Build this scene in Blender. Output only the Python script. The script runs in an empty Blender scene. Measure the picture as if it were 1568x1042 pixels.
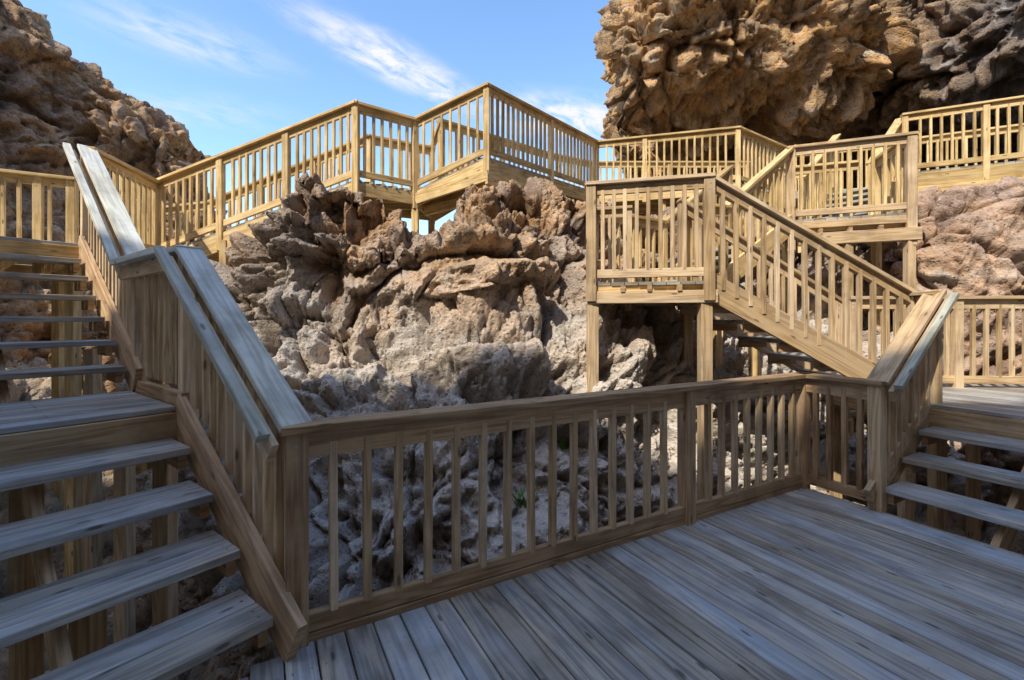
import bpy, math, random, time
import numpy as np
from mathutils import Vector, noise
random.seed(7)
T0=time.time()
scene=bpy.context.scene
V=Vector

# ------------------------------------------------------------------ materials
def nt(mat):
    mat.use_nodes=True
    t=mat.node_tree
    for n in list(t.nodes): t.nodes.remove(n)
    return t
def N(t,typ,**k):
    n=t.nodes.new(typ)
    for a,b in k.items(): setattr(n,a,b)
    return n
def ramp(t,fac,stops):
    r=N(t,'ShaderNodeValToRGB')
    e=r.color_ramp.elements
    while len(e)>1: e.remove(e[-1])
    e[0].position=stops[0][0]; e[0].color=(*stops[0][1],1)
    for p,c in stops[1:]:
        x=e.new(p); x.color=(*c,1)
    t.links.new(fac,r.inputs[0])
    return r.outputs[0]
def mix(t,fac,a,b,mode='MIX'):
    m=N(t,'ShaderNodeMix',data_type='RGBA',blend_type=mode)
    for s,v in ((m.inputs[0],fac),(m.inputs[6],a),(m.inputs[7],b)):
        if hasattr(v,'links'): t.links.new(v,s)
        elif isinstance(v,(int,float)): s.default_value=v
        else: s.default_value=(*v,1)
    return m.outputs[2]
def math_(t,op,a,b=0.0,c=None):
    m=N(t,'ShaderNodeMath',operation=op)
    for i,v in enumerate((a,b,c)):
        if v is None: continue
        if hasattr(v,'links'): t.links.new(v,m.inputs[i])
        else: m.inputs[i].default_value=v
    return m.outputs[0]
def noise_(t,vec,scale,detail=5,rough=.55,dist=0.0,typ='FBM'):
    n=N(t,'ShaderNodeTexNoise'); n.noise_type=typ
    n.inputs['Scale'].default_value=scale; n.inputs['Detail'].default_value=detail
    n.inputs['Roughness'].default_value=rough; n.inputs['Distortion'].default_value=dist
    t.links.new(vec,n.inputs['Vector']); return n.outputs['Fac']
def mapping(t,vec,scale,loc=(0,0,0),rot=(0,0,0)):
    m=N(t,'ShaderNodeMapping'); m.inputs['Scale'].default_value=scale
    m.inputs['Location'].default_value=loc; m.inputs['Rotation'].default_value=rot
    t.links.new(vec,m.inputs['Vector']); return m.outputs[0]

def wood(name,c_dark,c_mid,c_light,grey,grey_amt,rough=.75,grain=1.0,var=.5):
    m=bpy.data.materials.new(name); t=nt(m)
    uv=N(t,'ShaderNodeUVMap').outputs[0]
    at=N(t,'ShaderNodeAttribute',attribute_name='rnd').outputs['Fac']
    geo=N(t,'ShaderNodeNewGeometry').outputs['Position']
    warp=noise_(t,mapping(t,uv,(.7,6,1)),1.0,2,.5)
    big=noise_(t,mapping(t,uv,(.6,22,1)),1.0,2,.6,.6)
    fine=noise_(t,mapping(t,uv,(3,190,1)),1.0,2,.65)
    w=math_(t,'SINE',math_(t,'ADD',math_(t,'MULTIPLY',warp,38.0),math_(t,'MULTIPLY',big,14.0)))
    w=math_(t,'MULTIPLY_ADD',w,.5,.5)
    g=math_(t,'ADD',math_(t,'MULTIPLY',w,.30),math_(t,'ADD',math_(t,'MULTIPLY',fine,.4),math_(t,'MULTIPLY',big,.3)))
    col=ramp(t,g,[(.22,c_dark),(.48,c_mid),(.8,c_light)])
    wn=noise_(t,mapping(t,uv,(.9,4,1)),1.0,4,.65)
    wf=ramp(t,wn,[(.35,(0,0,0)),(.65,(1,1,1))])
    gcol=mix(t,g,tuple(x*.62 for x in grey),tuple(min(1,x*1.3) for x in grey))
    wf2=math_(t,'MULTIPLY',wf,grey_amt)
    wf2=math_(t,'ADD',wf2,math_(t,'MULTIPLY',math_(t,'SUBTRACT',at,.5),grey_amt*.8)); 
    cl=N(t,'ShaderNodeClamp'); t.links.new(wf2,cl.inputs[0])
    col=mix(t,cl.outputs[0],col,gcol)
    vo=N(t,'ShaderNodeTexVoronoi'); vo.inputs['Scale'].default_value=1.0
    vo.voronoi_dimensions='2D'
    t.links.new(mapping(t,uv,(2.4,8,1)),vo.inputs['Vector'])
    kn=ramp(t,vo.outputs['Distance'],[(.05,(1,1,1)),(.10,(0,0,0))])
    sc_=N(t,'ShaderNodeSeparateColor'); t.links.new(vo.outputs['Color'],sc_.inputs[0])
    kg=math_(t,'GREATER_THAN',sc_.outputs[0],.72)
    col=mix(t,math_(t,'MULTIPLY',math_(t,'MULTIPLY',kn,.75),kg),col,tuple(x*.35 for x in c_dark))
    dn=noise_(t,geo,2.1,4,.65)
    dr=ramp(t,dn,[(.32,(.60,.57,.54)),(.55,(1.05,1.05,1.05))])
    col=mix(t,.75,col,dr,'MULTIPLY')
    br=math_(t,'MULTIPLY_ADD',at,var,1-var*.5)
    comb=N(t,'ShaderNodeCombineXYZ')
    for i in range(3): t.links.new(br,comb.inputs[i])
    col=mix(t,1.0,col,comb.outputs[0],'MULTIPLY')
    b=N(t,'ShaderNodeBsdfPrincipled')
    t.links.new(col,b.inputs['Base Color'])
    rr=math_(t,'MULTIPLY_ADD',fine,.3,rough-.15); t.links.new(rr,b.inputs['Roughness'])
    b.inputs['Specular IOR Level'].default_value=.35
    bp=N(t,'ShaderNodeBump'); bp.inputs['Strength'].default_value=.5*grain; bp.inputs['Distance'].default_value=.003
    t.links.new(g,bp.inputs['Height']); t.links.new(bp.outputs[0],b.inputs['Normal'])
    o=N(t,'ShaderNodeOutputMaterial'); t.links.new(b.outputs[0],o.inputs[0])
    return m
M_YEL=wood('pine_honey',(.42,.25,.085),(.70,.49,.20),(.82,.63,.33),(.60,.52,.38),.2)
M_WTH=wood('pine_weathered',(.31,.19,.09),(.60,.41,.205),(.72,.54,.32),(.55,.48,.38),.45)
M_BRN=wood('pine_brown',(.21,.12,.055),(.47,.295,.145),(.60,.42,.23),(.45,.37,.28),.3)
M_DECK=wood('decking_grey',(.17,.145,.115),(.42,.37,.29),(.64,.55,.41),(.34,.375,.40),.85,.5,1.5,.6)
M_CAP=wood('pine_silvered',(.34,.33,.23),(.55,.54,.42),(.67,.66,.54),(.57,.60,.59),.6,.6)
def simple(name,c,r=.5,metal=0):
    m=bpy.data.materials.new(name); t=nt(m)
    b=N(t,'ShaderNodeBsdfPrincipled'); b.inputs['Base Color'].default_value=(*c,1)
    b.inputs['Roughness'].default_value=r; b.inputs['Metallic'].default_value=metal
    o=N(t,'ShaderNodeOutputMaterial'); t.links.new(b.outputs[0],o.inputs[0]); return m
M_STEEL=simple('galvanised_steel',(.45,.46,.47),.4,.9)
M_LEAF=simple('leaf_green',(.10,.21,.03),.6)
MATS=[M_YEL,M_WTH,M_DECK,M_CAP,M_STEEL,M_BRN]
YEL,WTH,DECK,CAP,STL,BRN=range(6)

def rockmat(name,cols,zlow=None,zband=(0,2),lowcol=(.42,.40,.37),shade_stain=None,bump=1.0,seed=0,pit=1.0,dark=.7):
    m=bpy.data.materials.new(name); t=nt(m)
    geo=N(t,'ShaderNodeNewGeometry'); pos=mapping(t,geo.outputs['Position'],(1,1,1),(seed,seed*.7,seed*.3))
    cav=N(t,'ShaderNodeAttribute',attribute_name='cav').outputs['Fac']
    n1=noise_(t,pos,.8,5,.6,.4); n2=noise_(t,pos,6,6,.72); n3=noise_(t,pos,34,3,.75)
    base=ramp(t,n1,[(.34,cols[0]),(.45,cols[1]),(.55,cols[2]),(.66,cols[3])])
    v2=ramp(t,n2,[(.3,(.53,.50,.47)),(.5,(1,1,1)),(.7,(1.36,1.33,1.26))])
    col=mix(t,.85,base,v2,'MULTIPLY')
    if zlow:
        sx=N(t,'ShaderNodeSeparateXYZ'); t.links.new(geo.outputs['Position'],sx.inputs[0])
        zz=math_(t,'ADD',sx.outputs[2],math_(t,'MULTIPLY',math_(t,'SUBTRACT',n1,.5),4.5))
        mr=N(t,'ShaderNodeMapRange'); t.links.new(zz,mr.inputs[0])
        mr.inputs[1].default_value=zband[0]; mr.inputs[2].default_value=zband[1]; mr.inputs[3].default_value=zlow; mr.inputs[4].default_value=0
        lc=mix(t,n2,tuple(x*.64 for x in lowcol),tuple(min(1,x*1.3) for x in lowcol))
        col=mix(t,mr.outputs[0],col,lc)
    n4=noise_(t,mapping(t,pos,(1.3,1.3,.6),(7,3,1)),1.9,6,.7,.6)
    col=mix(t,math_(t,'MULTIPLY',ramp(t,n4,[(.34,(1,1,1)),(.46,(0,0,0))]),.5),col,(.68,.60,.50))
    col=mix(t,math_(t,'MULTIPLY',ramp(t,n4,[(.54,(0,0,0)),(.69,(1,1,1))]),dark),col,(.17,.135,.105))
    if shade_stain:
        sx=N(t,'ShaderNodeSeparateXYZ'); t.links.new(geo.outputs['Position'],sx.inputs[0])
        mr=N(t,'ShaderNodeMapRange'); t.links.new(math_(t,'ADD',sx.outputs[0],math_(t,'MULTIPLY',n1,2.0)),mr.inputs[0])
        mr.inputs[1].default_value=shade_stain[0]; mr.inputs[2].default_value=shade_stain[1]; mr.inputs[3].default_value=0; mr.inputs[4].default_value=.9
        st=noise_(t,mapping(t,pos,(2.2,2.2,.25)),1.3,5,.65,.6)
        sc=ramp(t,st,[(.3,(.08,.08,.09)),(.55,(.18,.18,.19)),(.68,(.60,.60,.62))])
        col=mix(t,mr.outputs[0],col,sc)  # darker towards the right: streaked staining plus shade put into the colour
    vs=N(t,'ShaderNodeTexVoronoi',feature='F1'); vs.inputs['Scale'].default_value=15
    t.links.new(pos,vs.inputs['Vector'])
    pits=ramp(t,vs.outputs['Distance'],[(.12,(0,0,0)),(.38,(1,1,1))])
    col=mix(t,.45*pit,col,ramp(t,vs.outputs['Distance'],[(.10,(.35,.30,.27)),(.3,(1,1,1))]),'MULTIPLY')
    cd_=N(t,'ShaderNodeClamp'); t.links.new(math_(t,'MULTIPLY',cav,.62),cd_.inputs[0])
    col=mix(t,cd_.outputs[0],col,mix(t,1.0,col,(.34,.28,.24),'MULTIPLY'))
    h=math_(t,'ADD',math_(t,'MULTIPLY',n2,1.0),math_(t,'ADD',math_(t,'MULTIPLY',pits,.28*pit),math_(t,'MULTIPLY',n3,.42)))
    b=N(t,'ShaderNodeBsdfDiffuse')
    t.links.new(col,b.inputs['Color']); b.inputs['Roughness'].default_value=.5
    bp=N(t,'ShaderNodeBump'); bp.inputs['Strength'].default_value=.95; bp.inputs['Distance'].default_value=.11*bump
    t.links.new(h,bp.inputs['Height']); t.links.new(bp.outputs[0],b.inputs['Normal'])
    o=N(t,'ShaderNodeOutputMaterial'); t.links.new(b.outputs[0],o.inputs[0])
    return m
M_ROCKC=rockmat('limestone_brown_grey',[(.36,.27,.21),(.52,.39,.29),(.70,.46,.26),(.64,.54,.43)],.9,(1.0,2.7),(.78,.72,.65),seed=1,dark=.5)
M_ROCKR=rockmat('limestone_ochre',[(.40,.27,.16),(.60,.42,.25),(.80,.49,.22),(.72,.59,.43)],None,seed=4,shade_stain=(10.8,12.4),dark=.65)
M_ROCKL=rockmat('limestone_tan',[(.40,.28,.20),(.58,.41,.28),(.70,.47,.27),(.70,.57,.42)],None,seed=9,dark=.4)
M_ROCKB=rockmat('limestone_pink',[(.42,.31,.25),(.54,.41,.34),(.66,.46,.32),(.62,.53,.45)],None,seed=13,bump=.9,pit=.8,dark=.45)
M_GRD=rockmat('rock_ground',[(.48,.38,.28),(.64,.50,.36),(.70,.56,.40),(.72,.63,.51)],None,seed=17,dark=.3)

# ------------------------------------------------------------------ wood builder
class Build:
    def __init__(s): s.v=[];s.f=[];s.uv=[];s.r=[];s.m=[]
    def beam(s,p0,p1,w,h,mat=YEL,up=(0,0,1),c=.004,e0=0,e1=0,rnd=None):
        p0=V(p0);p1=V(p1); d=(p1-p0).normalized(); p0=p0-d*e0; p1=p1+d*e1
        L=(p1-p0).length; up=V(up)
        if abs(d.dot(up))>.98: up=V((0,1,0)) if abs(d.y)<.9 else V((1,0,0))
        sd=d.cross(up).normalized(); u2=sd.cross(d).normalized()
        a=w/2;b=h/2
        pr=[(-a+c,-b),(a-c,-b),(a,-b+c),(a,b-c),(a-c,b),(-a+c,b),(-a,b-c),(-a,-b+c)]
        n=len(s.v)
        for P in (p0,p1):
            for x,y in pr: s.v.append(P+sd*x+u2*y)
        per=[0]
        for i in range(8):
            q=pr[i];q2=pr[(i+1)%8]; per.append(per[-1]+math.hypot(q[0]-q2[0],q[1]-q2[1]))
        ou=random.uniform(0,90);ov=random.uniform(0,90)
        r=random.random() if rnd is None else rnd
        for i in range(8):
            j=(i+1)%8
            s.f.append((n+i,n+j,n+8+j,n+8+i)); s.uv.append([(ou,ov+per[i]),(ou,ov+per[i+1]),(ou+L,ov+per[i+1]),(ou+L,ov+per[i])])
            s.r.append(r);s.m.append(mat)
        s.f.append(tuple(n+7-i for i in range(8))); s.uv.append([(ou+pr[7-i][0]*.3,ov+pr[7-i][1]) for i in range(8)])
        s.r.append(r*.6);s.m.append(mat)
        s.f.append(tuple(n+8+i for i in range(8))); s.uv.append([(ou+pr[i][0]*.3,ov+pr[i][1]) for i in range(8)])
        s.r.append(r*.6);s.m.append(mat)
    def screw(s,p,nrm=(0,0,1),r=.006):
        p=V(p);s.beam(p-V(nrm)*.004,p+V(nrm)*.0015,r*2,r*2,STL,c=r*.55)
    def obj(s,name):
        me=bpy.data.meshes.new(name); me.from_pydata([tuple(x) for x in s.v],[],s.f)
        uvl=me.uv_layers.new(name='UVMap'); flat=[c for u in s.uv for q in u for c in q]; uvl.data.foreach_set('uv',flat)
        a=me.attributes.new('rnd','FLOAT','FACE'); a.data.foreach_set('value',s.r)
        for m in MATS: me.materials.append(m)
        me.polygons.foreach_set('material_index',s.m)
        me.update()
        o=bpy.data.objects.new(name,me); scene.collection.objects.link(o); return o

def railing(b,P,Q,H=1.07,mat=YEL,capmat=None,post=(1,1),mid=(),spacing=.145,nb=None,bottom=True,capw=.14,fh=.10,low=0.0,postlow=.28,ps=.09,bal=.042,face=None,capside=0.0,e=(.05,.05),pmat=None,balmat=None):
    P=V(P);Q=V(Q);capmat=mat if capmat is None else capmat; pmat=mat if pmat is None else pmat; balmat=mat if balmat is None else balmat
    hor=V((Q.x-P.x,Q.y-P.y,0));L=hor.length;hd=hor/L; side=V((-hd.y,hd.x,0))
    up=V((0,0,1))
    b.beam(P+up*(H-.019)+side*capside,Q+up*(H-.019)+side*capside,capw,.038,capmat,e0=e[0],e1=e[1])
    b.beam(P+up*(H-.041-fh/2),Q+up*(H-.041-fh/2),.04,fh,mat,e0=.02,e1=.02)
    if bottom: b.beam(P+up*(.09),Q+up*(.09),.045,.09,mat)
    ts=[]
    if post[0]: ts.append(0)
    if post[1]: ts.append(1)
    ts+=list(mid)
    for t in ts:
        X=P.lerp(Q,t); b.beam(X+up*(-postlow),X+up*(H-.04),ps,ps,pmat,up=hd)
        for dz in (.10,.16): 
            for sg in (1,-1): b.screw(X+up*(H-dz)+side*sg*ps*.5+hd*random.uniform(-.012,.012),side*sg,r=.006)
    n=nb or max(1,int(round(L/spacing)))
    for i in range(n):
        t=(i+.5)/n if nb is None else (i+1)/(nb+1)
        if any(abs(t-m_)*L<.085 for m_ in ts): continue
        X=P.lerp(Q,t)
        z0=.12 if bottom else low
        b.beam(X+up*z0+side*random.uniform(-.003,.003)+hd*random.uniform(-.004,.004),X+up*(H-.05-fh*.4)+hd*random.uniform(-.004,.004),bal,bal*.9,balmat,up=hd)

def platform(b,poly,z,d,bw=.14,gap=.008,mat=DECK,th=.035,fascia=.18,fmat=YEL,screws=False,joists=True):
    d=V((d[0],d[1],0)).normalized(); s=V((-d.y,d.x,0))
    pts=[V((p[0],p[1],0)) for p in poly]
    ss=[p.dot(s) for p in pts]; x=min(ss)
    while x<max(ss)-.03:
        w=min(bw,max(ss)-x); c=x+w/2; xs=[]
        for i in range(len(pts)):
            a=pts[i];q=pts[(i+1)%len(pts)]; sa=a.dot(s)-c; sq=q.dot(s)-c
            if (sa<0)!=(sq<0): xs.append(a.lerp(q,sa/(sa-sq)).dot(d))
        if len(xs)>=2:
            lo,hi=min(xs),max(xs)
            b.beam(d*lo+s*c+V((0,0,z-th/2)),d*hi+s*c+V((0,0,z-th/2+random.uniform(-.0015,.0015))),w-gap,th,mat,c=.004)
            if screws:
                k=math.ceil((lo)/.45)
                while k*.45<hi-.04:
                    if k*.45>lo+.03:
                        for o in (-.04,.04): b.screw(d*(k*.45)+s*(c+o)+V((0,0,z)),r=.005)
                    k+=1
        x+=bw
    if joists:
        dl=[p.dot(d) for p in pts]; y=min(dl)+.1
        while y<max(dl)-.05:
            xs=[]
            for i in range(len(pts)):
                a=pts[i];q=pts[(i+1)%len(pts)]; sa=a.dot(d)-y; sq=q.dot(d)-y
                if (sa<0)!=(sq<0): xs.append(a.lerp(q,sa/(sa-sq)).dot(s))
            if len(xs)>=2: b.beam(d*y+s*(min(xs)+.02)+V((0,0,z-th-.072)),d*y+s*(max(xs)-.02)+V((0,0,z-th-.072)),.045,.14,fmat)
            y+=.45
    if fascia:
        for i in range(len(pts)):
            a=pts[i];q=pts[(i+1)%len(pts)]
            b.beam(a+V((0,0,z-th-.003-fascia/2)),q+V((0,0,z-th-.003-fascia/2)),.045,fascia,fmat,e0=.01,e1=.01)

def stairs(b,P0,P1,W,n,mat=DECK,smat=WTH,nosing_first=0.0,mid=True,sth=.26,lift=.03):
    P0=V(P0);P1=V(P1);W=V((W[0],W[1],0)); wl=W.length; wd=W/wl
    hor=V((P1.x-P0.x,P1.y-P0.y,0));L=hor.length;hd=hor/L
    run=L/(n-1); rise=(P1.z-P0.z)/n
    for i in range(1,n):
        bw=run/2-.004
        for k in range(2):
            c=P0+hd*(run*(i-1)+bw*(k+.5)+.008*k-.015)+V((0,0,rise*i-.022))
            b.beam(c+wd*.03,c+wd*(wl-.03),bw,.044,mat,rnd=random.uniform(.2,.9))
            for o in (.07,wl-.07):
                b.screw(c+wd*o+hd*.03+V((0,0,.022)),r=.006); b.screw(c+wd*o-hd*.03+V((0,0,.022)),r=.006)
        for o in (.06,wl-.06):
            c=P0+hd*(run*(i-1)+run*.5)+V((0,0,rise*i-.044-.045))+wd*o
            b.beam(c-hd*run*.45,c+hd*run*.45,.045,.088,BRN)
    up=V((0,0,1)); sl=(P1.z-P0.z-rise)/L
    def line(o,dz,th,h,m):
        a=P0+wd*o-hd*.12+up*(rise+dz-sl*.12); c=P1+wd*o+hd*.03+up*(dz+sl*.03)
        b.beam(a,c,th,h,m)
    line(-.025,-sth/2+lift+.05,.045,sth,smat); line(wl+.025,-sth/2+lift+.05,.045,sth,smat)
    if mid: line(wl/2,-.30,.045,.2,BRN)

def posts(b,pts,zt,zb=-2.5,s=.1,mat=YEL):
    for p in pts: b.beam((p[0],p[1],zb),(p[0],p[1],zt),s,s,mat,up=(1,0,0))

# ------------------------------------------------------------------ plan (metres, camera at origin, y forward)
u=V((.876,.483,0)).normalized(); v=V((.483,-.876,0)).normalized()
A=V((-1.05,2.23,0)); Bc=A+u*4.33; C=Bc+v*.60
S=V((-.79,.613,0)).normalized(); T=V((.613,.79,0)).normalized()
P0=V((-1.10,2.15,0)); L1=V((-2.24,3.04,0)); M2=L1+S*1.10; N2=M2+S*2.0
WL=-T*1.35

b=Build()
poly=[A,A+u*4.33,A+u*4.33+v*6,A-u*3.0+v*6,A-u*3.0+v*1.42]
platform(b,[(p.x,p.y) for p in poly],0,v,mat=DECK,fascia=.2,fmat=BRN,screws=True)
posts(b,[(A+u*k+v*.2)[:2] for k in (.1,2.1,4.2)],-.2,mat=WTH)
posts(b,[(A+u*k+v*2.5)[:2] for k in (.1,2.1,4.2)],-.2,mat=WTH)
b.obj('wooden_deck')
b=Build()
railing(b,A-v*.0,Bc,H=1.07,mat=BRN,post=(1,1),mid=(.635,),nb=25,fh=.13,capw=.15,e=(.07,.06),ps=.1,bal=.045,balmat=WTH)
railing(b,Bc,C,H=1.07,mat=BRN,post=(0,1),nb=4,fh=.13,capw=.15,e=(.05,.06),ps=.1,bal=.045,pmat=WTH)
b.beam(A+V((0,0,-.03)),Bc+V((0,0,-.03)),.05,.14,BRN)
b.obj('wooden_railing')

b=Build()
stairs(b,P0,V((L1.x,L1.y,1.0)),WL,5,smat=BRN)
posts(b,[(P0+S*.75+WL*.97)[:2],(P0+S*.75+WL*.4)[:2]],.35,mat=WTH)
b.obj('wooden_staircase')
b=Build()
RA=A; RB=V((-2.20,3.11,1.0)); RC=V((M2.x+.04,M2.y+.06,1.0)); RD=V((N2.x+.04,N2.y+.06,2.4))
def stair_rail(b,P,Q,inner,flat=False,extra0=.02,extra1=.02,post=(0,1),low=.12,nb=None,H=1.07):
    railing(b,P,Q,H=H,mat=WTH,capmat=CAP,post=post,bottom=False,low=low,capw=.155,fh=.12,e=(extra0,extra1),nb=nb,spacing=.125,ps=.095,postlow=.1)
    o=V(inner).normalized()*.16
    b.beam(V(P)+o+V((0,0,H-.04)),V(Q)+o+V((0,0,H-.04)),.06,.045,CAP,e0=extra0*.5,e1=extra1)
    b.beam(V(P)+o*.72+V((0,0,H-.12)),V(Q)+o*.72+V((0,0,H-.12)),.035,.11,WTH)
stair_rail(b,RA,RB,-T,extra0=.0,post=(0,1))
stair_rail(b,RB,RC,-T,post=(0,1))
stair_rail(b,RC,RD,-T,post=(0,1))
b.obj('wooden_railing')
b=Build()
Mp=[L1,M2,M2+WL,L1+WL]
platform(b,[(p.x,p.y) for p in Mp],1.0,T,mat=DECK,fascia=.2,fmat=WTH,screws=True)
b.beam(L1+V((.03,.03,1.02))-S*.05,M2+V((.03,.03,1.02)),.045,.14,BRN)
posts(b,[(L1+WL*.03+S*.05)[:2],(M2+WL*.03-S*.05)[:2],(L1+WL*.97+S*.05)[:2],(M2+WL*.97-S*.05)[:2],(L1+WL*.5+S*.05)[:2]],.78,mat=WTH)
b.obj('wooden_landing')
b=Build()
stairs(b,V((M2.x,M2.y,1.0)),V((N2.x,N2.y,2.4)),WL,7,smat=BRN)
posts(b,[(M2+S*1.0+WL*k)[:2] for k in (.04,.55,.96)],1.3,mat=WTH)
b.obj('wooden_staircase')
b=Build()
for (p,q) in ((P0+WL*1.06,V((L1.x,L1.y,1.0))+WL*1.06),(V((L1.x,L1.y,1.0))+WL*1.06,V((M2.x,M2.y,1.0))+WL*1.06),(V((M2.x,M2.y,1.0))+WL*1.06,V((N2.x,N2.y,2.4))+WL*1.06)):
    stair_rail(b,p,q,T,post=(1,1))
b.obj('wooden_railing')

b=Build()
RS=V((-5.13,6.6,2.5))
Np=[N2,(-5.13,6.6),(-5.2,7.75),(-6.3,7.75),(-7.9,5.1),N2+WL*1.02]
Np=[V((p[0],p[1],0)) for p in Np]
platform(b,[(p.x,p.y) for p in Np],2.4,T,fmat=YEL)
posts(b,[(-4.8,5.0),(-5.2,6.5),(-6.2,7.5),(-5.95,6.0),(-7.3,5.2),(-5.5,4.1)],2.2)
b.obj('wooden_landing')
b=Build()
railing(b,(-7.9,5.0,2.4),(-5.9,6.12,2.4),post=(1,1),mid=(.5,.86),capw=.16)
railing(b,(-5.9,6.12,2.4),(-6.0,7.75,2.4),post=(0,1))
railing(b,(-6.0,7.75,2.4),(-5.13,7.75,2.5),post=(0,1))
railing(b,RD+V((0,.03,0)),RS,post=(0,0))
b.obj('wooden_railing')

# ---------- upper walkway
KA=V((-2.17,6.35,3.52));KB=V((-1.46,6.88,3.52));KC=V((-.38,6.80,4.0));KD=V((1.78,9.65,4.26))
def ramp_(b,a0,a1,c0,c1,bw=.14,mat=DECK,h=.2):
    a0,a1,c0,c1=map(V,(a0,a1,c0,c1)); L=(a1-a0).length; n=max(1,int(L/bw))
    for i in range(n):
        t=(i+.5)/n; b.beam(a0.lerp(a1,t)-V((0,0,.018)),c0.lerp(c1,t)-V((0,0,.018)),L/n-.006,.035,mat,c=.003,up=(a1-a0).cross(c0-a0))
    for t in (0,.5,1):
        b.beam(a0.lerp(c0,t)-V((0,0,.045+h/2)),a1.lerp(c1,t)-V((0,0,.045+h/2)),.045,h,YEL)
b=Build()
RF0=V((-5.13,7.75,2.5));RF1=V((-2.35,7.5,3.52))
ramp_(b,RS,KA,RF0,RF1,h=.24)
platform(b,[KA[:2],KB[:2],(-1.4,8.0),RF1[:2]],3.52,(0,1))
KB2=V((-1.4,8.0,3.52));KC2=V((-1.25,8.0,4.0))
ramp_(b,KB,KC,KB2,V((-.6,8.0,4.0)))
KE=V((.86,10.34,4.26)); 
platform(b,[KC[:2],(-.6,8.0),(-1.28,7.95),(-1.3,7.5)],4.0,(0,1))
ramp_(b,KC,KD,KC+V((-.92,.69,0)),KE)
b.beam((-1.45,6.86,3.38),(-.40,6.78,3.70),.05,.16)
b.beam((-1.4,7.3,3.30),(-.2,7.3,3.60),.09,.14)
b.beam((-.38,6.75,3.68),(.3,7.65,3.72),.05,.2)
b.beam((-.2,7.1,3.66),(.8,8.5,3.9),.07,.16)
for x,y,z in ((-5.13,6.6,2.4),(-4.1,6.52,2.7),(-3.1,6.45,3.0),(-2.17,6.38,3.4),(-1.46,6.9,3.4),(-.38,6.84,3.9),(.9,8.5,3.95),(1.78,9.6,4.1),(-1.4,7.95,3.4),(-2.3,7.5,3.4),(-.3,9,4.0),(-3.7,7.6,2.9)):
    b.beam((x,y,-2.5),(x,y,z),.1,.1,YEL,up=(1,0,0))
b.obj('wooden_walkway')
b=Build()
railing(b,RS,KA,mid=(.33,.66),post=(1,1),nb=27,bottom=True)
railing(b,KA,KB,post=(0,1),nb=6)
railing(b,KB,KC,post=(0,1),nb=7)
railing(b,KC,KD,mid=(.5,),post=(0,1),nb=26)
railing(b,RF0,RF1,mid=(.33,.66),post=(1,1))
railing(b,RF1,KB2,post=(0,1)); 
railing(b,V((-1.4,8.0,3.6)),V((-1.25,8.0,4.0)),post=(0,1))
railing(b,V((-1.25,8.0,4.0)),KE,post=(0,1),mid=(.5,))
b.obj('wooden_railing')

# ---------- far upper platform H
zH=4.26
HA=KD;HB=V((4.41,8.93,zH));HC=V((5.9,9.94,zH));JA=V((7.18,8.36,zH));JB=V((11.2,6.52,zH))
b=Build()
platform(b,[HA[:2],HB[:2],HC[:2],(5.6,10.9),(1.9,10.9),KE[:2]],zH,(0,1),fascia=.2)
posts(b,[(1.9,9.8),(4.4,9.0),(3.1,9.4),(5.8,9.9),(3,10.8)],4.0,0)
b.obj('wooden_landing')
b=Build()
railing(b,HA,HB,mid=(.36,),post=(1,1)); railing(b,HB,HC,post=(0,1))
railing(b,KE,V((1.9,10.9,zH)),post=(0,1)); railing(b,V((1.9,10.9,zH)),V((5.6,10.9,zH)),mid=(.5,),post=(0,1))
b.obj('wooden_railing')
b=Build()
jd=(JB-JA).normalized(); jn=V((-jd.y,jd.x,0))*1.5
platform(b,[JA[:2],JB[:2],(JB+jn)[:2],(JA+jn)[:2]],zH,jn,fascia=.24)
b.beam(JA+V((0,-.03,-.36)),JB+V((0,-.03,-.36)),.07,.14)
posts(b,[(JA+jd*k)[:2] for k in (.1,1.6,3.2)],4.0,0)
b.beam(HC+V((0,0,-.1)),JA+jn+V((0,0,-.1)),.9,.16,DECK)
b.obj('wooden_landing')
b=Build()
railing(b,JA,JB,mid=(.25,.5,.75)); railing(b,JA+jn,JB+jn,mid=(.5,)); railing(b,HC+V((.2,.3,0)),JA+jn,post=(1,1))
b.obj('wooden_railing')

# ---------- platform G
zG=3.03
GA=V((4.08,6.70,zG));GB=V((5.41,6.20,zG));GC=V((5.75,7.2,zG));GD=V((4.42,7.65,zG))
b=Build()
platform(b,[p[:2] for p in (GA,GB,GC,GD)],zG,(GD-GA)[:2],fascia=.1,fmat=WTH)
b.beam(GA+V((.1,-.02,-.30)),GB+V((0,-.04,-.30)),.09,.17,WTH,e1=.08)
for k in (.25,.5,.75): b.beam(GA.lerp(GB,k)+V((0,-.05,-.2)),GA.lerp(GB,k)+V((.3,.95,-.2)),.045,.09,BRN)
posts(b,[(5.39,6.2),(4.75,6.47)],zG-.38,-1,mat=WTH); posts(b,[(4.5,7.5),(5.7,7.15)],zG-.1,0)
b.obj('wooden_landing')
b=Build()
railing(b,GA,GB,postlow=.45,ps=.11,nb=9,mat=WTH,balmat=YEL); railing(b,GB,GC,post=(0,1)); railing(b,GC-V((.25,-.1,0)),GD,post=(0,1))
b.obj('wooden_railing')
zD=1.97
DA=V((.85,4.90,zD));DB=V((1.99,4.62,zD));DC=V((2.2,5.75,zD));DD=V((1.05,6.05,zD))
b=Build()
F0=V((2.75,5.95,zD));F1=V((GA.x,GA.y,zG)); fd=(F1-F0);fd.z=0;fd.normalize();fn=V((-fd.y,fd.x,0))
stairs(b,F0,F1,fn*1.0,6,smat=YEL)
platform(b,[DC[:2],(2.75,5.9),(2.75+fn.x,5.95+fn.y),DD[:2]],zD,(0,1),fascia=.15)
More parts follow.
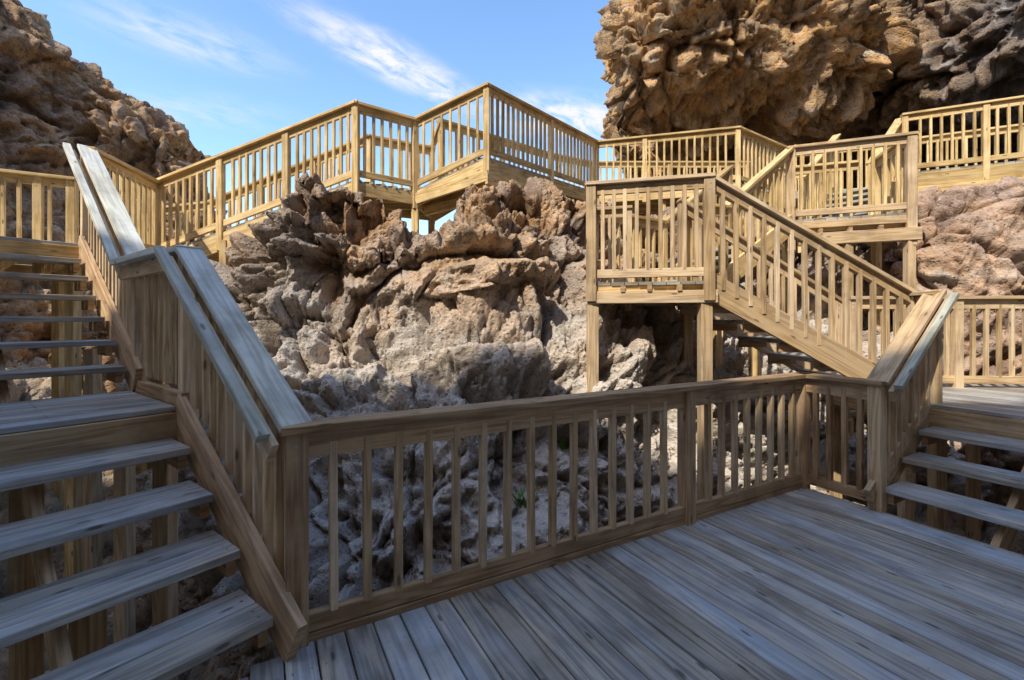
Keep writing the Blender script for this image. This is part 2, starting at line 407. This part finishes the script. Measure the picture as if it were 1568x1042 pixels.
posts(b,[(2.7,6.0),(3.4,6.4)],zD-.1,-1)
b.obj('wooden_staircase')
b=Build()
railing(b,F0,F1,bottom=False,low=.1,post=(1,1)); railing(b,F0+fn*1.0,F1+fn*1.0,bottom=False,low=.1)
railing(b,DC,V((2.75,5.9,zD)),post=(1,0))
railing(b,DD,V((2.75+fn.x,5.95+fn.y,zD)),post=(1,0))
b.obj('wooden_railing')
b=Build()
G0=V((5.75,7.3,zG));G1=V((7.25,8.55,zH)); gd=(G1-G0);gd.z=0;gd.normalize();gn=V((-gd.y,gd.x,0))
stairs(b,G0,G1,gn*1.0,7,smat=YEL)
railing(b,G0,G1,bottom=False,low=.1); railing(b,G0+gn,G1+gn,bottom=False,low=.1)
b.obj('wooden_staircase')

# ---------- platform D
b=Build()
platform(b,[p[:2] for p in (DA,DB,DC,DD)],zD,(DD-DA)[:2],fascia=0)
b.beam(DA+V((0,0,-.16)),DB+V((0,0,-.16)),.07,.13,WTH,e0=.04,e1=.08)
b.beam(DD+V((0,0,-.16)),DC+V((0,0,-.16)),.07,.13,WTH)
for k in (.02,.27,.5,.75,.98): b.beam(DA.lerp(DB,k)+V((0,-.05,-.07)),DD.lerp(DC,k)+V((0,0,-.07)),.045,.07,BRN)
posts(b,[(DA.x+.02,DA.y+.04),(DB.x-.02,DB.y+.05),(DC.x,DC.y),(DD.x,DD.y)],zD-.23,-2.5,s=.115,mat=WTH)
for q in (DA,DB):
    for dx in (-.02,.03): b.screw(q+V((dx,-.045,-.14+dx)),(0,-1,0),r=.011)
b.obj('wooden_landing')
b=Build()
railing(b,DA,DB,mat=WTH,postlow=.2,ps=.105,nb=9,bal=.045)
railing(b,DA,DD,mat=WTH,post=(0,1)); railing(b,DD,DC.lerp(DD,.6),mat=WTH,post=(0,1))
b.obj('wooden_railing')
zE=.78
FE=V((4.06,4.62,zE))
b=Build()
stairs(b,V((3.78,4.64,zE)),V((2.02,4.66,zD)),V((0,.92,0)),6,smat=WTH,lift=.02,mid=False)
b.obj('wooden_staircase')
b=Build()
railing(b,DB,FE,mat=WTH,bottom=False,low=-.02,nb=14,post=(0,1),capw=.13,bal=.045,fh=.09,e=(.02,0))
o=V((0,.1,0)); b.beam(DB+o+V((0,0,1.0)),FE+o+V((0,0,1.0)),.06,.04,WTH)
railing(b,V((2.1,5.64,zD)),V((4.0,5.64,zE)),mat=WTH,bottom=False,low=-.02,post=(1,1))
b.obj('wooden_railing')
E0=C+u*1.03
b=Build()
WR=v*1.35
stairs(b,C+V((.03,.0,0)),V((E0.x,E0.y,zE)),WR,4,smat=WTH)
b.obj('wooden_staircase')
b=Build()
ep=[(4.0,4.6),(E0.x,E0.y),(E0.x+WR.x,E0.y+WR.y),(7.6,3.5),(7.6,5.72),(3.95,5.72)]
platform(b,ep,zE,v,fascia=.2,fmat=WTH,screws=False)
posts(b,[(4.05,4.7),(4.0,5.65),(5.7,5.65),(4.55,3.3),(4.0,4.3)],zE-.2,-2.5,mat=WTH)
b.obj('wooden_landing')
b=Build()
RE=V((4.05,4.38,zE))
railing(b,C,RE,mat=WTH,capmat=WTH,post=(0,1),bottom=False,low=.1,capw=.16,fh=.12,spacing=.12,e=(0,.03))
oo=v*.145; b.beam(C+oo+V((0,0,1.03)),RE+oo+V((0,0,1.03)),.06,.045,CAP)
b.beam(C+oo*.7+V((0,0,.95)),RE+oo*.7+V((0,0,.95)),.035,.11,WTH)
railing(b,RE,FE,mat=WTH,post=(0,0))
railing(b,V((4.05,5.45,zE)),V((7.6,5.2,zE)),mat=WTH,mid=(.33,.66),fh=.11)
railing(b,C+WR*1.05,V((E0.x,E0.y,zE))+WR*1.05,mat=WTH,bottom=False,low=.1)
b.obj('wooden_railing')
print('wood',time.time()-T0)

# ------------------------------------------------------------------ rocks
def sst(x): 
    x=0 if x<0 else (1 if x>1 else x); return x*x*(3-2*x)
def disp(p,k,big,med,fine,crack,hole=1.0):
    q=p*k; cav=0.0
    w=noise.noise_vector(q*.7)*.35
    w2=noise.noise_vector(q*3.1)*.08
    d=noise.fractal(q*.42+w*.3,1.0,2.0,3)*big
    qq=q*.8+w+w2
    dist,pt=noise.voronoi(qq)
    r=noise.cell_vector(pt[0]*13.7)*2-V((1,1,1))
    e=dist[1]-dist[0]
    d+=(r.dot(qq-pt[0])*1.7+(r.x*.45))*med*sst(e/.3)+(.35-dist[0])*med*.6
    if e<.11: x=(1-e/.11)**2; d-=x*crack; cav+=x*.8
    qq=q*2.2+w*2+w2
    dist,pt=noise.voronoi(qq)
    r=noise.cell_vector(pt[0]*9.1+V((3,3,3)))*2-V((1,1,1))
    e=dist[1]-dist[0]
    d+=(r.dot(qq-pt[0])*1.9+r.y*.55)*fine*1.4*sst(e/.3)+(.35-dist[0])*fine*1.0
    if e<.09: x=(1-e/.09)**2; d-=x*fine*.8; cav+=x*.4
    tb=noise.turbulence(q*1.8+w,5,True,noise_basis='PERLIN_ORIGINAL')
    d+=(tb-.5)*med*.6
    t_=noise.noise(q*1.2+V((9,4,2)))
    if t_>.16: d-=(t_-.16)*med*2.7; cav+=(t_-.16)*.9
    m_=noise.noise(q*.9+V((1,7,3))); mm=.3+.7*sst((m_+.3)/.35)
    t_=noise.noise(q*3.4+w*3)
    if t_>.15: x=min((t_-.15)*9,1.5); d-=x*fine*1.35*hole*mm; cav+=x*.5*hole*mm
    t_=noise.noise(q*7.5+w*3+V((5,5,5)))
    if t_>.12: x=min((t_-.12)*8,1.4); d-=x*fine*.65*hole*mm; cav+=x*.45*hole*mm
    f_=noise.fractal(q*6.5,.65,2.1,5)
    d+=f_*fine*.8
    cav-=max(f_,0)*.25
    return d,max(0.0,min(cav,1.0))
def grid_mesh(name,G,mat,k=1.0,big=.4,med=.3,fine=.08,crack=.25,flip=False,fade=None,hole=1.0):
    nv,nu,_=G.shape
    du=np.gradient(G,axis=1);dv=np.gradient(G,axis=0)
    n=np.cross(du,dv); n/=np.linalg.norm(n,axis=2,keepdims=True)+1e-9
    if flip: n=-n
    F=G.reshape(-1,3); D=np.empty((len(F),2))
    for i,p in enumerate(F): D[i]=disp(V(p),k,big,med,fine,crack,hole)
    cav=D[:,1].copy(); D=D[:,0].copy()
    if fade is not None: D*=fade.reshape(-1)
    F=F+n.reshape(-1,3)*D[:,None]
    idx=np.arange(nv*nu).reshape(nv,nu)
    q=np.stack([idx[:-1,:-1],idx[:-1,1:],idx[1:,1:],idx[1:,:-1]],-1).reshape(-1,4)
    if flip: q=q[:,::-1]
    me=bpy.data.meshes.new(name)
    me.vertices.add(len(F)); me.vertices.foreach_set('co',F.ravel())
    me.loops.add(len(q)*4); me.loops.foreach_set('vertex_index',q.ravel().astype(np.int32))
    me.polygons.add(len(q)); me.polygons.foreach_set('loop_start',np.arange(0,len(q)*4,4,dtype=np.int32))
    me.update(calc_edges=True)
    at=me.attributes.new('cav','FLOAT','POINT'); at.data.foreach_set('value',cav.astype(np.float32))
    me.polygons.foreach_set('use_smooth',np.ones(len(q),dtype=bool))
    me.materials.append(mat)
    o=bpy.data.objects.new(name,me); scene.collection.objects.link(o)
    print(name,len(F),time.time()-T0); return o
def smooth1(a,axis,n):
    for _ in range(n):
        b_=a.copy()
        sl=[slice(None)]*a.ndim; s0=list(sl);s1=list(sl);s2=list(sl)
        s0[axis]=slice(0,-2);s1[axis]=slice(1,-1);s2[axis]=slice(2,None)
        b_[tuple(s1)]=(a[tuple(s0)]+2*a[tuple(s1)]+a[tuple(s2)])/4; a=b_
    return a
def columns_surface(cols,nu,nv):
    xs=np.array([c[0] for c in cols]); P=np.array([c[1] for c in cols],float)
    K=P.shape[1]
    X=np.linspace(xs[0],xs[-1],nu)
    YZ=np.stack([[np.interp(X,xs,P[:,k,j]) for j in range(2)] for k in range(K)])
    m=P.mean(0); d=np.r_[0,np.cumsum(np.linalg.norm(np.diff(m,axis=0),axis=1))]; d/=d[-1]
    vv=np.linspace(0,1,nv)
    G=np.zeros((nv,nu,3)); G[:,:,0]=X[None]
    for j in range(2):
        for i in range(nu): G[:,i,j+1]=np.interp(vv,d,YZ[:,j,i])
    G[:,:,1:]=smooth1(smooth1(G[:,:,1:],0,10),1,8)
    return G
cols=[
(-4.9,[(5.8,-2),(6.0,-1),(6.1,-.2),(6.3,.5),(6.4,1.0),(6.5,1.3),(6.6,1.5),(6.8,1.6),(7.3,1.4),(8,-2)]),
(-3.95,[(4.9,-2),(5.1,-1),(5.3,-.1),(5.5,.7),(5.6,1.2),(5.7,1.5),(5.8,1.8),(6.1,1.95),(6.6,1.6),(7.6,-2)]),
(-3.2,[(4.2,-2),(4.4,-1),(4.6,0),(4.8,.8),(5.0,1.4),(5.15,1.9),(5.3,2.3),(5.7,2.6),(6.2,2.2),(7.5,-2)]),
(-2.6,[(3.8,-2),(3.95,-1),(4.2,0),(4.5,.8),(4.8,1.4),(4.95,1.9),(5.0,2.6),(5.45,3.45),(6.05,2.8),(7.4,-2)]),
(-1.9,[(3.5,-2),(3.6,-1),(3.9,-.1),(4.3,.6),(4.8,1.3),(5.05,1.8),(4.95,2.5),(5.6,3.35),(6.2,2.8),(7.4,-2)]),
(-1.2,[(3.2,-2),(3.35,-1),(3.7,-.3),(4.2,.4),(4.8,1.1),(5.3,1.7),(5.2,2.4),(5.8,3.0),(6.3,2.7),(7.6,-2)]),
(-.5,[(3.3,-2),(3.5,-1),(3.8,-.3),(4.2,.5),(4.6,1.2),(5.2,1.8),(5.2,2.5),(5.9,3.35),(6.4,3.0),(7.8,-2)]),
(.1,[(3.6,-2),(3.7,-1),(3.9,-.4),(4.3,.4),(4.8,1.2),(5.4,1.9),(5.5,2.7),(6.3,3.5),(6.9,3.1),(8.3,-2)]),
(.75,[(3.9,-2),(4.0,-1),(4.2,-.4),(4.6,.4),(5.0,1.2),(5.6,1.8),(6.0,2.7),(6.6,3.55),(7.4,3.2),(9,-2)]),
(1.3,[(4.2,-2),(4.3,-1),(4.5,-.3),(4.9,.6),(5.2,1.2),(5.9,1.5),(6.5,2.5),(6.9,3.35),(7.6,3.2),(9.5,-2)]),
(2.0,[(4.5,-2),(4.6,-1),(4.8,-.3),(5.0,.5),(5.3,1.1),(5.9,1.35),(6.7,2.2),(7.3,3.4),(8.2,3.5),(10,-2)]),
(3.0,[(4.9,-2),(5.0,-1),(5.2,-.4),(5.5,.1),(5.85,.8),(6.2,1.25),(7.2,2.0),(7.8,3.2),(8.8,3.6),(10.5,-2)]),
(4.2,[(5.4,-2),(5.6,-1),(5.9,-.4),(6.1,.2),(6.3,.9),(6.8,1.4),(7.5,2.2),(8.1,3.1),(9.2,3.7),(11,-2)]),
(5.5,[(5.8,-2),(6.0,-1),(6.2,-.4),(6.4,.3),(6.6,1.0),(7.2,1.5),(7.8,2.3),(8.4,3.1),(9.4,3.7),(11,-2)]),
(6.6,[(6.0,-2),(6.2,-1),(6.3,-.4),(6.5,.3),(6.7,1.0),(7.3,1.5),(7.9,2.3),(8.5,3.1),(9.5,3.7),(11,-2)]),
]
G=columns_surface(cols,880,560)
grid_mesh('limestone_rock_outcrop',G,M_ROCKC,k=1.0,big=.3,med=.32,fine=.085,crack=.18)
cols=[
(5.75,[(6.8,-2),(6.8,-1),(6.85,0),(6.9,.8),(6.9,1.4),(7.0,2.0),(7.1,2.5),(7.3,2.8),(7.8,2.6),(8.6,0)]),
(6.05,[(6.3,-2),(6.3,-1),(6.35,0),(6.4,.8),(6.4,1.4),(6.5,2.1),(6.6,2.8),(6.9,3.3),(7.5,3.3),(8.6,0)]),
(6.6,[(6.1,-2),(6.1,-1),(6.15,0),(6.2,.8),(6.25,1.4),(6.3,2.2),(6.5,3.0),(6.9,3.6),(7.5,3.65),(8.6,0)]),
(7.5,[(6.0,-2),(6.0,-1),(6.05,0),(6.1,.8),(6.15,1.4),(6.2,2.2),(6.5,3.1),(6.9,3.75),(7.4,3.8),(8.6,0)]),
(9.0,[(5.6,-2),(5.6,-1),(5.7,0),(5.7,.8),(5.7,1.5),(5.8,2.4),(6.0,3.3),(6.3,3.9),(6.8,3.9),(8.0,0)]),
(12,[(4.0,-2),(4.0,-1),(4.2,0),(4.3,.8),(4.4,1.5),(4.5,2.4),(4.7,3.3),(5.0,4.0),(5.6,4.0),(7.0,0)]),
]
G=columns_surface(cols,420,300)
grid_mesh('limestone_boulder',G,M_ROCKB,k=.7,big=.25,med=.28,fine=.06,crack=.22,hole=.6)

def wall(plan,nu,nv,prof,zb=-2.0,back=4.0):
    P=np.array([tuple(p)+((1.0,) if len(p)==3 else ()) for p in plan],float); d=np.r_[0,np.cumsum(np.linalg.norm(np.diff(P[:,:2],axis=0),axis=1))]; d/=d[-1]
    s=np.linspace(0,1,nu); x=np.interp(s,d,P[:,0]);y=np.interp(s,d,P[:,1]);h=np.interp(s,d,P[:,2]);ms=np.interp(s,d,P[:,3])
    x=smooth1(x,0,40);y=smooth1(y,0,40);h=smooth1(h,0,20);ms=smooth1(ms,0,40)
    tx=np.gradient(x);ty=np.gradient(y);l=np.hypot(tx,ty)
    nx=ty/l;ny=-tx/l
    pr=np.array(prof,float)
    t=np.linspace(0,1.15,nv)
    G=np.zeros((nv,nu,3))
    for j in range(nv):
        tt=min(t[j],1.0); z=zb+(h-zb)*tt
        off=np.interp(z,pr[:,0],pr[:,1])*ms
        if t[j]>1: 
            off=off-(t[j]-1)/.15*back; z=z+.2*(t[j]-1)/.15
        off=off-np.clip((tt-.9)/.1,0,1)**2*.6
        G[j,:,0]=x+nx*off;G[j,:,1]=y+ny*off;G[j,:,2]=z
    G=smooth1(G,0,6)
    return G
G=wall([(-14.5,2,13),(-12.8,6.5,12.5),(-11.5,9.3,10.8),(-10.6,11,8.4),(-9.6,11.6,7.3),(-8.5,12,6.5),(-8.4,13,5.4),(-9,15.5,3)],440,380,
       [(-2,3.2),(0,2.6),(1.5,2.0),(3,1.0),(4,.5),(5.5,.1),(7,0),(9,.2),(12,-.4)])
grid_mesh('unseen_shade_cliff',G,M_ROCKL,k=.66,big=.5,med=.34,fine=.11,crack=.15)
G=wall([(5.0,19,15,.3),(3.5,14.5,15,.25),(2.7,12.9,15,.45),(3.1,12.0,15,.7),(5.2,11.6,15,1),(7.6,11.4,15,1),(9.0,11.6,15,1),(10.0,14.0,15,.3),(11.4,11.4,15,.6),(12.0,9.8,15,.6),(13.5,6.5,15,.6),(14.5,2,15,.6)],620,480,
       [(-2,-1.2),(3,-1.5),(4.3,-1.9),(6.0,-2.4),(6.8,-1.3),(7.5,.3),(8.6,1.1),(9.5,1.1),(12,.3),(15,-1.5)])
grid_mesh('unseen_shade_cliff',G,M_ROCKR,k=.68,big=.8,med=.46,fine=.15,crack=.28)
G=wall([(26,-2,18.5),(16,-6.5,18.5),(4,-7,18.5),(-8,-7,18.5),(-18,-6,18.3),(-24,-5,17)],150,90,[(-2,1),(8,0),(18,-.5)])  # unseen cliff behind the camera, added to cast shade on deck and outcrop
grid_mesh('unseen_shade_cliff',G,M_ROCKL,k=.4,big=.8,med=.6,fine=.1,crack=.5)

def axis(c,r,n,far):
    a=np.linspace(-r,r,n); o=r+np.geomspace(.5,far,26)
    return np.r_[-o[::-1],a,o]+c
gx=axis(0,11,340,600); gy=axis(4,9,280,600)
X,Y=np.meshgrid(gx,gy); Z=np.full_like(X,-1.25)
Z+=np.clip((-X-3.2)*.30,0,1.6)*np.clip((Y-1.0)/3,0,1)
Z+=.25*np.sin(X*1.1+Y*.6)+.15*np.sin(Y*1.7-X*.4)
Z[(np.abs(X)>13)|(Y<-6)|(Y>14)]=-1.6
G=np.stack([X,Y,Z],-1)
fade=np.where((np.abs(X)<12)&(Y>-6)&(Y<14),1.0,.3)
grid_mesh('rocky_ground',G,M_GRD,k=1.2,big=.25,med=.30,fine=.08,crack=.2,fade=fade)

# small tufts growing in the crevices
def tuft(x,y,z):
    dg=bpy.context.evaluated_depsgraph_get()
    o_=V((x*.6,y-1.6,z+.5)); hit,loc,nor,_,ob,_m=scene.ray_cast(dg,o_,(V((x,y,z))-o_).normalized())
    vs=[];fs=[]
    loc=V((x,y,z)) if not hit else loc
    for i in range(130):
        a=random.uniform(0,6.28);r=random.uniform(0,.09);h=random.uniform(.04,.13)
        p=loc+V((math.cos(a)*r,math.sin(a)*r-.02,-.01)); d=V((math.cos(a)*h*.7,math.sin(a)*h*.7,h)); s=V((-math.sin(a),math.cos(a),0))*random.uniform(.006,.012)
        n=len(vs); vs+= [p-s*.4,p+s*.4,p+d*.6+s,p+d,p+d*.6-s]; fs.append((n,n+1,n+2,n+3,n+4))
    me=bpy.data.meshes.new('leafy_plant'); me.from_pydata([tuple(q) for q in vs],[],fs); me.materials.append(M_LEAF)
    o=bpy.data.objects.new('leafy_plant',me); scene.collection.objects.link(o)
bpy.context.view_layer.update()
tuft(.5,4.65,.3); tuft(.12,4.2,-.1)

# ------------------------------------------------------------------ sun and sky
el=math.radians(48); az=V((-.6,-.8,0)).normalized()
sv=V((az.x*math.cos(el),az.y*math.cos(el),math.sin(el)))
ld=bpy.data.lights.new('sun','SUN'); ld.energy=4.9; ld.angle=math.radians(.53); ld.color=(1,.91,.77)
lo=bpy.data.objects.new('sun',ld); lo.rotation_euler=sv.to_track_quat('Z','Y').to_euler(); scene.collection.objects.link(lo)
w=bpy.data.worlds.new('World'); scene.world=w; w.use_nodes=True; t=w.node_tree
for n in list(t.nodes): t.nodes.remove(n)
sky=N(t,'ShaderNodeTexSky',sky_type='NISHITA'); sky.sun_disc=False; sky.sun_elevation=el; sky.sun_rotation=math.radians(217)
sky.air_density=1.0; sky.dust_density=.7; sky.ozone_density=1.2
tc=N(t,'ShaderNodeTexCoord').outputs['Generated']
sx=N(t,'ShaderNodeSeparateXYZ'); t.links.new(tc,sx.inputs[0])
zc=math_(t,'MAXIMUM',sx.outputs[2],.05)
px=math_(t,'DIVIDE',sx.outputs[0],zc); py=math_(t,'DIVIDE',sx.outputs[1],zc)
cb=N(t,'ShaderNodeCombineXYZ'); t.links.new(px,cb.inputs[0]); t.links.new(py,cb.inputs[1])
ang=math.atan2(.55,.41)
def cloud(cx,cy,sx_,sy_,amp,rot=ang):
    m=N(t,'ShaderNodeVectorMath',operation='SUBTRACT'); t.links.new(cb.outputs[0],m.inputs[0]); m.inputs[1].default_value=(cx,cy,0)
    r=N(t,'ShaderNodeVectorRotate',rotation_type='Z_AXIS'); t.links.new(m.outputs[0],r.inputs['Vector']); r.inputs['Angle'].default_value=-rot
    s=N(t,'ShaderNodeVectorMath',operation='DIVIDE'); t.links.new(r.outputs[0],s.inputs[0]); s.inputs[1].default_value=(sx_,sy_,1)
    l=N(t,'ShaderNodeVectorMath',operation='LENGTH'); t.links.new(s.outputs[0],l.inputs[0])
    mr=N(t,'ShaderNodeMapRange',interpolation_type='SMOOTHSTEP'); t.links.new(l.outputs['Value'],mr.inputs[0])
    mr.inputs[1].default_value=0; mr.inputs[2].default_value=1; mr.inputs[3].default_value=amp; mr.inputs[4].default_value=0
    return mr.outputs[0]
rv=N(t,'ShaderNodeVectorRotate',rotation_type='Z_AXIS'); t.links.new(cb.outputs[0],rv.inputs['Vector']); rv.inputs['Angle'].default_value=-ang
n1=noise_(t,mapping(t,rv.outputs[0],(2.2,4.0,1)),2.6,7,.62,.4)
wisp=N(t,'ShaderNodeMapRange'); t.links.new(n1,wisp.inputs[0]); wisp.inputs[1].default_value=.34; wisp.inputs[2].default_value=.66
mk=cloud(-.42,1.84,.66,.20,1.7)
mk=math_(t,'MAXIMUM',mk,cloud(.28,2.30,.65,.36,1.6,.35))
mk=math_(t,'MAXIMUM',mk,cloud(-1.15,1.65,.45,.25,.7,.6))
mk=math_(t,'MAXIMUM',mk,cloud(-1.5,2.2,.6,.3,.4,.1))
cf=math_(t,'MULTIPLY',mk,wisp.outputs[0]); cl=N(t,'ShaderNodeClamp'); t.links.new(cf,cl.inputs[0])
hs=N(t,'ShaderNodeHueSaturation'); hs.inputs['Saturation'].default_value=1.12; hs.inputs['Value'].default_value=2.3
t.links.new(sky.outputs[0],hs.inputs['Color'])
skyc=mix(t,cl.outputs[0],hs.outputs[0],(6.4,6.5,6.7))
bg=N(t,'ShaderNodeBackground'); bg.inputs['Strength'].default_value=.15; t.links.new(skyc,bg.inputs[0])
o=N(t,'ShaderNodeOutputWorld'); t.links.new(bg.outputs[0],o.inputs[0])

# ------------------------------------------------------------------ camera
cd=bpy.data.cameras.new('camera'); cd.sensor_width=36; cd.lens=700/1568*36; cd.shift_y=-32/1568; cd.clip_end=3000; cd.clip_start=.05
co=bpy.data.objects.new('camera',cd); co.location=(0,0,1.58); co.rotation_euler=(math.radians(90),0,0); scene.collection.objects.link(co)
scene.camera=co
scene.view_settings.view_transform='Standard'; scene.view_settings.look='None'; scene.view_settings.exposure=0
print('done',time.time()-T0)
